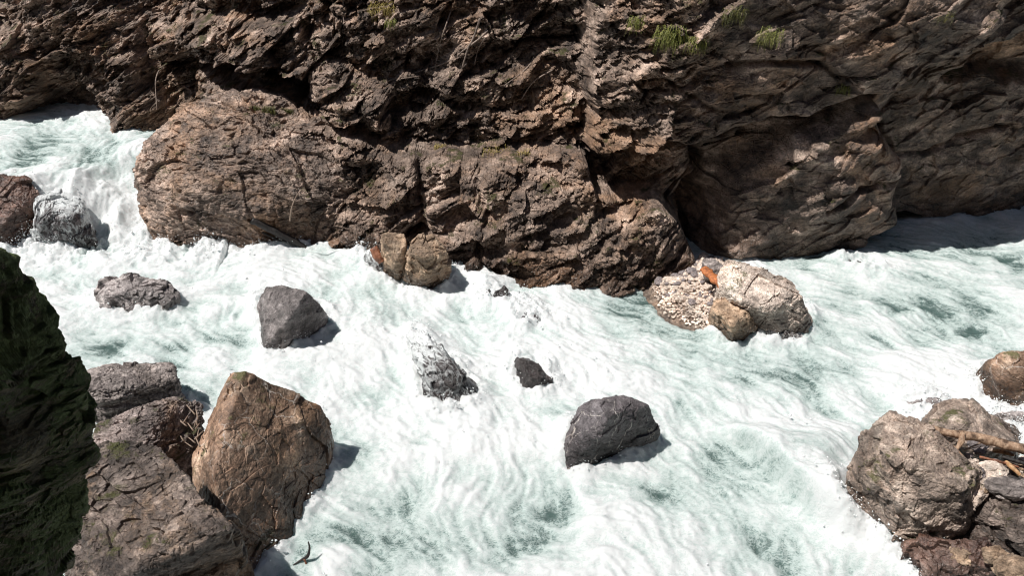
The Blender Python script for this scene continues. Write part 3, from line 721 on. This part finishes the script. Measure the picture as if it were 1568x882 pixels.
def on_cliff(a, b):
    """cliff point seen at a picture position (nearest surface)"""
    best = None
    for co, k_, d in kd.find_n((a, b, 0), 12):
        v = CV[sel[k_]]
        if best is None or v[1] < best[1]: best = v
    return np.array(best)

# the near wall of the gorge, behind the viewpoint: it closes half of the sky
ngx = np.linspace(-45, 45, 220); ngz = np.linspace(-3, 24, 80)
NX_, NZ_ = np.meshgrid(ngx, ngz); NX_ = NX_.ravel(); NZ_ = NZ_.ravel()
npn = np.stack([NX_, NZ_ * 0, NZ_], 1).astype(np.float32)
NY_ = -3.2 + 1.1 * fbm(npn * .25, 4, 90) + .5 * worley(npn * .5, 91, 1.8)[0] - .1 * NZ_
near_cliff = np_mesh('cliff', np.stack([NX_, NY_, NZ_], 1), grid_faces(220, 80), M['cliff'], smooth=False)
tag(near_cliff, kind='structure')
# ------------------------------------------------------------------ mossy bank in the left foreground
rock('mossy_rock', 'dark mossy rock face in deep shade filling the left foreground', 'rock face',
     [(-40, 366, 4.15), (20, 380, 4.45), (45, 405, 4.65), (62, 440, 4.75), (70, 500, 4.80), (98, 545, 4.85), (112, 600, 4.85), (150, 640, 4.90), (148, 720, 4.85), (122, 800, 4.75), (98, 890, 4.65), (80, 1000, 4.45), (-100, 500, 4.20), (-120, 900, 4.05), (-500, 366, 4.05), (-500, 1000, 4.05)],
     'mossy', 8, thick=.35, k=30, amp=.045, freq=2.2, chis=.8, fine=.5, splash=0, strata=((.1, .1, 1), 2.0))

# ------------------------------------------------------------------ gravel bar with pebbles
gx = np.linspace(2.0, 6.4, 160); gy = np.linspace(12.6, 17.0, 160)
GX, GY = np.meshgrid(gx, gy); GX = GX.ravel(); GY = GY.ravel()
gpx, gpy = proj(GX, GY, np.full_like(GX, .2))
gs = poly_sd(gpx, gpy, [(1002, 425), (1040, 405), (1075, 385), (1110, 390), (1120, 440), (1135, 470), (1100, 500), (1060, 478), (1020, 462)])
gpn = np.stack([GX, GY, GX * 0], 1).astype(np.float32)
GZ = -.30 + .66 * sst(-45, 45, gs) + .22 * sst(0, 80, gs - (gpy - 420) * .4) + .05 * fbm(gpn * 2, 3, 5) + .012 * fbm(gpn * 14, 2, 8)
gravel = np_mesh('gravel_bar', np.stack([GX, GY, GZ], 1), grid_faces(160, 160), M['gravel'])
tag(gravel, kind='structure')
def gz(x, y):
    i = int(np.clip(np.searchsorted(gx, x), 0, 159)); j = int(np.clip(np.searchsorted(gy, y), 0, 159)); return GZ[j * 160 + i]
peb_meshes = []
for k_ in range(10):
    V, F = ico(4)
    s = np.array([random.uniform(.8, 1.4), random.uniform(.7, 1.1), random.uniform(.5, .8)])
    P = V * s * (1 + .22 * fbm(V * 1.2, 2, k_ * 7)[:, None] + .10 * worley(V * 1.6, k_)[0][:, None])
    o = np_mesh('pebble', P, F, M['pebble' if k_ % 4 else 'pebblegrey'])
    peb_meshes.append(o.data); bpy.data.objects.remove(o)
cnt = 0; placed = []
while cnt < 290:
    a, b = random.uniform(1000, 1135), random.uniform(388, 495)
    s = poly_sd(np.array([a]), np.array([b]), [(1002, 425), (1040, 405), (1075, 385), (1105, 392), (1116, 440), (1098, 462), (1090, 490), (1060, 472), (1015, 458)])[0]
    if s < 0 or random.random() > .35 + s / 30: continue
    p = atz(a, b, .25); z = gz(p[0], p[1]); p = atz(a, b, z); z = gz(p[0], p[1])
    r = random.choice([.035, .045, .05, .055, .06, .08, .10]) * random.uniform(.8, 1.25)
    if any((p[0] - u) ** 2 + (p[1] - v) ** 2 < (.7 * (r + w_)) ** 2 for u, v, w_ in placed): continue
    placed.append((p[0], p[1], r))
    o = bpy.data.objects.new('pebble', random.choice(peb_meshes)); COL.objects.link(o)
    o.location = (p[0], p[1], z + r * .45); o.scale = (r, r, r); o.rotation_euler = (random.uniform(-.4, .4), random.uniform(-.4, .4), random.uniform(0, 6.3))
    tag(o, 'small rounded pebble lying on the gravel bar beside the big pale boulder', 'pebble', 'pebbles scattered over the gravel bar')
    cnt += 1

# fine gravel between them
PV, PF = ico(2); gl = []; n_g = 0
while n_g < 3500:
    a, b = random.uniform(985, 1135), random.uniform(385, 500)
    p = atz(a, b, .2); z = gz(p[0], p[1])
    if z < -.02 or random.random() > .3 + 2.5 * z: continue
    r_ = random.uniform(.012, .035); gl.append(PV * (np.array([random.uniform(.7, 1.3), random.uniform(.7, 1.3), random.uniform(.5, .9)]) * r_) + [p[0], p[1], z + r_ * .3]); n_g += 1
fine_g = np_mesh('gravel', np.concatenate(gl), np.concatenate([PF + i * len(PV) for i in range(n_g)]), M['pebble'], smooth=False)
tag(fine_g, kind='stuff')
# stones among the driftwood at the lower right bank
def loose_stone(px_, py_, z, r, mat, label, k_, sq=(1, 1, .7), group=None):
    V, F = ico(5)
    P = V * np.array(sq) * (1 + .2 * fbm(V * 1.3, 3, k_)[:, None] + .3 * worley(V * 1.4, k_)[0][:, None]) * r
    c = atz(px_, py_, z)
    o = np_mesh('stone', P + c, F, M[mat], c); tag(o, label, 'stone', group)
    return o
loose_stone(1518, 722, 1.12, .20, 'pebble', 'cream-coloured rounded stone among the driftwood at the right bank', 3, (1, .8, .6))
loose_stone(1490, 725, 1.15, .15, 'pebblegrey', 'grey-beige flat stone left of the cream-coloured stone in the driftwood', 5, (1.1, .8, .5))
loose_stone(1512, 740, 1.1, .10, 'pebble', 'small pale stone just below the cream-coloured stone', 8, (1, .8, .7))
loose_stone(1548, 748, 1.12, .26, 'greyslab', 'angular grey slate chunk below the driftwood at the right edge', 12, (1.2, .7, .5))
loose_stone(1497, 682, 1.05, .13, 'pebblegrey', 'blue-grey stone in the shade of the driftwood log', 15, (1.1, .8, .6))
loose_stone(1470, 850, .62, .15, 'tan', 'tan stone on the wet brown ledge at the bottom right', 17)
loose_stone(1555, 872, 1.0, .22, 'tan', 'pale brown block in the very corner below the ochre block', 19, (1.2, .8, .7))
g_small = 'small stones caught under the driftwood'
for k_ in range(26):
    loose_stone(random.uniform(1480, 1590), random.uniform(690, 760), 1.06 + random.uniform(-.03, .06), random.uniform(.04, .085), random.choice(['pebble', 'pebblegrey', 'tan', 'pebble']), 'small broken stone in the litter under the driftwood log', 30 + k_, (1.2, .8, .6), g_small)

# ------------------------------------------------------------------ driftwood
def tube(name, pts, radii, mat, parent=None, seg=14, rough=.12, sub=10, loc=None, seed=0, flat=1.0):
    pts = [np.array(p, float) for p in pts]
    n_ = len(pts); C_, Rr = [], []
    for i in range(n_ - 1):
        p0, p1, p2, p3 = pts[max(i - 1, 0)], pts[i], pts[i + 1], pts[min(i + 2, n_ - 1)]
        for k in range(sub):
            t = k / sub
            C_.append(.5 * (2 * p1 + (p2 - p0) * t + (2 * p0 - 5 * p1 + 4 * p2 - p3) * t * t + (3 * p1 - p0 - 3 * p2 + p3) * t ** 3)); Rr.append(radii[i] * (1 - t) + radii[i + 1] * t)
    C_.append(pts[-1]); Rr.append(radii[-1]); C_ = np.array(C_); Rr = np.array(Rr); m = len(C_)
    tg = np.gradient(C_, axis=0); tg /= np.linalg.norm(tg, axis=1, keepdims=True)
    ref = np.array([0, 0, 1.0]) if abs(tg[0][2]) < .9 else np.array([1.0, 0, 0])
    s1 = np.cross(tg, ref); s1 /= np.linalg.norm(s1, axis=1, keepdims=True); s2 = np.cross(s1, tg)
    an = np.linspace(0, 2 * math.pi, seg, endpoint=False)
    V = []
    for i in range(m):
        ring = C_[i] + Rr[i] * (np.cos(an)[:, None] * s1[i] + flat * np.sin(an)[:, None] * s2[i])
        V.append(ring)
    V = np.array(V).reshape(-1, 3)
    rad = np.repeat(Rr, seg)[:, None]; cc = np.repeat(C_, seg, 0)
    dv = V - cc
    V = cc + dv * (1 + rough * 2 * fbm((V * 6).astype(np.float32), 3, seed)[:, None])
    F = [[i * seg + j, i * seg + (j + 1) % seg, (i + 1) * seg + (j + 1) % seg, (i + 1) * seg + j] for i in range(m - 1) for j in range(seg)]
    V = np.concatenate([V, [C_[0] - tg[0] * Rr[0] * .15, C_[-1] + tg[-1] * Rr[-1] * .15]]); a, b = len(V) - 2, len(V) - 1
    F += [[a, (j + 1) % seg, j, j] for j in range(0)]
    tri = [[a, (j + 1) % seg, j] for j in range(seg)] + [[b, (m - 1) * seg + j, (m - 1) * seg + (j + 1) % seg] for j in range(seg)]
    T3 = [[f[0], f[1], f[2]] for f in F] + [[f[0], f[2], f[3]] for f in F] + tri
    base_ = np.array(loc if loc is not None else pts[0])
    o = np_mesh(name, V, np.array(T3), M[mat], base_)
    if parent:
        o.parent = parent; o.location = base_ - np.array(parent.location)
    return o
dg = bpy.context.evaluated_depsgraph_get()
def on_obj(o, a, b):
    d = Vector(ray(a, b)).normalized(); 
    org = Vector(CAMP) - o.location
    ok, loc, nr, _ = o.ray_cast(org, d)
    return np.array(loc + o.location) if ok else None
dpt = lambda a, b, off: (lambda c: c + (CAMP - c) / np.linalg.norm(CAMP - c) * off)(on_obj(dome, a, b))
lg = tube('driftwood_log', [dpt(385, 337, .10), dpt(425, 356, .14), atz(474, 384, -.02)], [.075, .085, .08], 'darkwood', seed=3)
tag(lg, 'dark wet log leaning from the rounded outcrop into the river', 'log')
lg2 = tube('driftwood_log', [atz(390, 350, .62), atz(430, 370, .3)], [.03, .025], 'darkwood', seed=8); tag(lg2, 'thin dark stick under the dark wet log', 'stick')
tw = tube('dead_twig', [aty(444, 338, 15.6), aty(447, 318, 15.55), aty(454, 300, 15.6), aty(462, 290, 15.65)], [.022, .018, .013, .008], 'twig', rough=.1, seed=4)
tag(tw, 'thin pale dead twig standing upright behind the dark wet log', 'twig')
pl_ = tube('driftwood_log', [atz(1077, 411, .95), atz(1095, 427, .90), atz(1118, 446, .88)], [.08, .12, .09], 'orangewood', seed=5, flat=.6, rough=.3)
tag(pl_, 'bright orange broken plank lying on the gravel bar', 'plank')
rl = tube('driftwood_log', [atz(571, 380, .72), atz(577, 390, .6), atz(585, 400, .45)], [.09, .1, .09], 'redwood', seed=6); tag(rl, 'short reddish log end stuck left of the split tan boulder', 'log')
big = tube('driftwood_log', [atz(1412, 652, 1.55), atz(1450, 663, 1.50), atz(1500, 671, 1.42), atz(1550, 684, 1.36), atz(1640, 706, 1.25)], [.025, .055, .062, .07, .075], 'logwood', seed=7)
tag(big, 'long peeled driftwood log lying across the stones at the right edge', 'log')
tube('branch', [atz(1474, 664, 1.52), atz(1472, 676, 1.45), atz(1464, 690, 1.34)], [.035, .04, .02], 'logwood', parent=big, seed=9)
l2 = tube('driftwood_log', [atz(1424, 662, 1.56), atz(1440, 672, 1.5), atz(1460, 688, 1.36), atz(1476, 706, 1.28)], [.01, .04, .045, .035], 'logwood', seed=10); tag(l2, 'short splintered brown log below the long driftwood log', 'log')
for k_, (a, b, c, d, r, mt, lab) in enumerate([
    (1520, 690, 1552, 697, .028, 'splinter', 'light splintered stick right of the blue-grey stone'), (1540, 708, 1562, 728, .03, 'splinter', 'tan bent stick near the right edge below the log'),
    (1476, 690, 1530, 668, .012, 'twig', 'thin straight twig propped across the short log'), (1545, 730, 1590, 752, .03, 'darkwood', 'dark stick on the stones at the right edge'),
    (1535, 700, 1600, 722, .025, 'darkwood', 'dark stick just under the long driftwood log'), (1500, 700, 1560, 716, .018, 'redwood', 'thin reddish stick across the litter')]):
    s_ = tube('driftwood_stick', [atz(a, b, 1.2), atz((a + c) / 2, (b + d) / 2 - 1, 1.22), atz(c, d, 1.18)], [r, r * 1.1, r * .8], mt, seg=8, seed=20 + k_); tag(s_, lab, 'stick')
br = tube('snagged_branch', [atz(449, 866, .02), atz(462, 858, .06), atz(471, 852, .14), atz(474, 840, .26), atz(472, 830, .36)], [.01, .018, .022, .015, .006], 'darkwood', seed=12); tag(br, 'small black branch sticking out of the water at the bottom edge', 'branch')
tube('fork', [atz(466, 857, .09), atz(469, 864, .02), atz(472, 868, -.06)], [.016, .014, .01], 'redwood', parent=br, seed=13)
gd = 'dead sticks between the slab and the tall brown boulder'
for k_ in range(16):
    a, b = random.uniform(280, 308), random.uniform(632, 690)
    t_ = random.uniform(-14, 14)
    s_ = tube('dead_twig', [atz(a, b, 1.3), atz(a + t_, b - random.uniform(4, 16), 1.36)], [.012, .006], 'twig', seg=6, sub=3, seed=40 + k_)
    tag(s_, 'thin dry stick caught beside the tall brown boulder', 'stick', gd)

# ------------------------------------------------------------------ roots on the cliff
roots = [([(742, 45), (730, 60), (705, 78), (680, 90), (640, 105), (590, 120)], .03, 'long pale root slanting down the cliff from the top centre'),
         ([(735, 20), (722, 50), (712, 70), (702, 100)], .035, 'thick pale root hanging near the top centre of the cliff'),
         ([(690, 20), (680, 45), (668, 70), (662, 100)], .02, 'thin pale root hanging left of the thick root'),
         ([(738, 50), (736, 75), (728, 95)], .018, 'short pale root beside the thick hanging root'),
         ([(645, 110), (625, 115), (600, 117)], .018, 'short pale root lying almost level on the cliff'),
         ([(820, 78), (800, 100), (775, 125)], .022, 'straight pale root right of centre, upper of two'),
         ([(842, 100), (820, 125), (800, 148)], .022, 'straight pale root right of centre, lower of two'),
         ([(530, 2), (528, 25), (531, 45)], .018, 'short pale root hanging near the top left of the cliff'),
         ([(250, 105), (245, 125), (246, 160)], .025, 'thin pale root hanging above the rounded outcrop')]
for k_, (pp, r, lab) in enumerate(roots):
    ps = [on_cliff(a, b) + np.array([0, -.03, .0]) for a, b in pp]
    o = tube('root', ps, [.7 * r * (1 - .5 * i / len(ps)) for i in range(len(ps))], 'root', seg=8, sub=6, seed=60 + k_, rough=.2); tag(o, lab, 'root')

# ------------------------------------------------------------------ grass tufts and moss
def tuft(c, n, L, spread, mat, name='grass_tuft', parent=None, droop=.8, width=.006):
    V, F = [], []
    for k in range(n):
        b = np.array(c) + np.array([max(-1.6 * spread, min(1.6 * spread, random.gauss(0, spread))), random.gauss(0, spread * .25), max(-spread, min(spread, random.gauss(0, spread * .55)))])
        az = random.uniform(-math.pi, 0) ; l = L * random.uniform(.5, 1.15)
        hd = np.array([math.cos(az), math.sin(az) * .8, 0]); sd_ = np.array([-hd[1], hd[0], 0]) * width
        i0 = len(V)
        for j in range(5):
            t = j / 4
            p = b + hd * l * .6 * t + np.array([0, 0, l * (.35 * t - (.9 + droop * .5) * t * t)])
            wv = sd_ * (1 - .85 * t)
            V += [p - wv, p + wv]
        for j in range(4): F.append([i0 + 2 * j, i0 + 2 * j + 1, i0 + 2 * j + 3, i0 + 2 * j + 2])
    loc = np.array(c) if parent is None else np.array(parent.location)
    o = np_mesh(name, np.array(V), np.array(F), M[mat], loc)
    if parent: o.parent = parent; o.location = (0, 0, 0)
    return o
for a, b, n_, L, sp_, mt, lab in [
    (1022, 45, 420, .34, .17, 'grass', 'largest bright green grass tuft near the top of the cliff'), (972, 30, 160, .26, .09, 'grass', 'small yellow-green grass tuft left of the largest tuft'),
    (1062, 56, 190, .26, .11, 'grass', 'green grass tuft right of and below the largest tuft'), (1180, 42, 200, .26, .14, 'grass', 'dull green grass tuft in the shade further right along the cliff top'),
    (1130, 20, 220, .26, .13, 'moss', 'dark mossy growth between the green tufts at the cliff top'), (588, 4, 260, .32, .16, 'drygrass', 'golden dry grass clump at the top edge left of centre'), (604, 28, 90, .2, .07, 'grass', 'little green plant below the golden dry clump'),
    (671, 216, 110, .17, .07, 'drygrass', 'small golden tuft on the ledge left of centre'), (760, 226, 170, .16, .18, 'drygrass', 'wide low golden grass patch on the ledge'), (800, 222, 90, .14, .09, 'drygrass', 'small dry tuft at the right end of the ledge grass'),
    (1285, 130, 80, .2, .08, 'grass', 'sparse tuft on the dark seam at the right of the cliff'), (266, 38, 90, .16, .09, 'moss', 'olive moss tuft above the dark cave at the left'), (1440, 20, 40, .2, .1, 'moss', 'faint dark moss tuft at the top right of the cliff')]:
    c = on_cliff(a, b) + np.array([0, -.05, 0]); o = tuft(c, n_, L * .72, sp_, mt); tag(o, lab, 'grass tuft')
# moss cushions that grow on the outcrop
for a, b, n_, sp_ in [(412, 168, 500, .09), (390, 166, 300, .07), (440, 170, 260, .08), (500, 182, 300, .1)]:
    c = on_obj(dome, a, b)
    if c is not None: tuft(c, n_, .09, sp_, 'moss', 'moss', dome, droop=.9, width=.006)

# ------------------------------------------------------------------ spray thrown up by the white water
zg = zw.reshape(ny, nx); fg = foamA.reshape(ny, nx)
wgt = (np.clip(foamA - .75, 0, None) * (.15 + 1.6 * nb + 1.2 * boil + 1.0 * cas)).astype(np.float64)
wgt *= (PX > -50) & (PX < W + 50) & (PY > 150) & (PY < H + 60) & (Y < 21.5)
wgt /= wgt.sum()
ii = rng.choice(len(X), 15000, p=wgt)
oc = np.array([[1, 0, 0], [-1, 0, 0], [0, 1, 0], [0, -1, 0], [0, 0, 1], [0, 0, -1]], np.float32)
of = np.array([[0, 2, 4], [2, 1, 4], [1, 3, 4], [3, 0, 4], [2, 0, 5], [1, 2, 5], [3, 1, 5], [0, 3, 5]])
sz_ = rng.gamma(2.0, .003, len(ii)).astype(np.float32) + .002
ctr = np.stack([X[ii], Y[ii], zw[ii]], 1) + rng.normal(0, 1, (len(ii), 3)) * [.05, .05, 0]
ctr[:, 2] += np.abs(rng.normal(0, .05, len(ii))) * (1 + .5 * nb[ii] + 2 * boil[ii]) + .01
SV = (ctr[:, None] + oc[None] * sz_[:, None, None]).reshape(-1, 3)
SF = (of[None] + (np.arange(len(ii)) * 6)[:, None, None]).reshape(-1, 3)
TT = NT('spray_drops'); TT.b.inputs['Base Color'].default_value = (.85, .88, .88, 1); TT.b.inputs['Roughness'].default_value = .3
sp_o = np_mesh('spray', SV, SF, TT.m); tag(sp_o, kind='stuff')
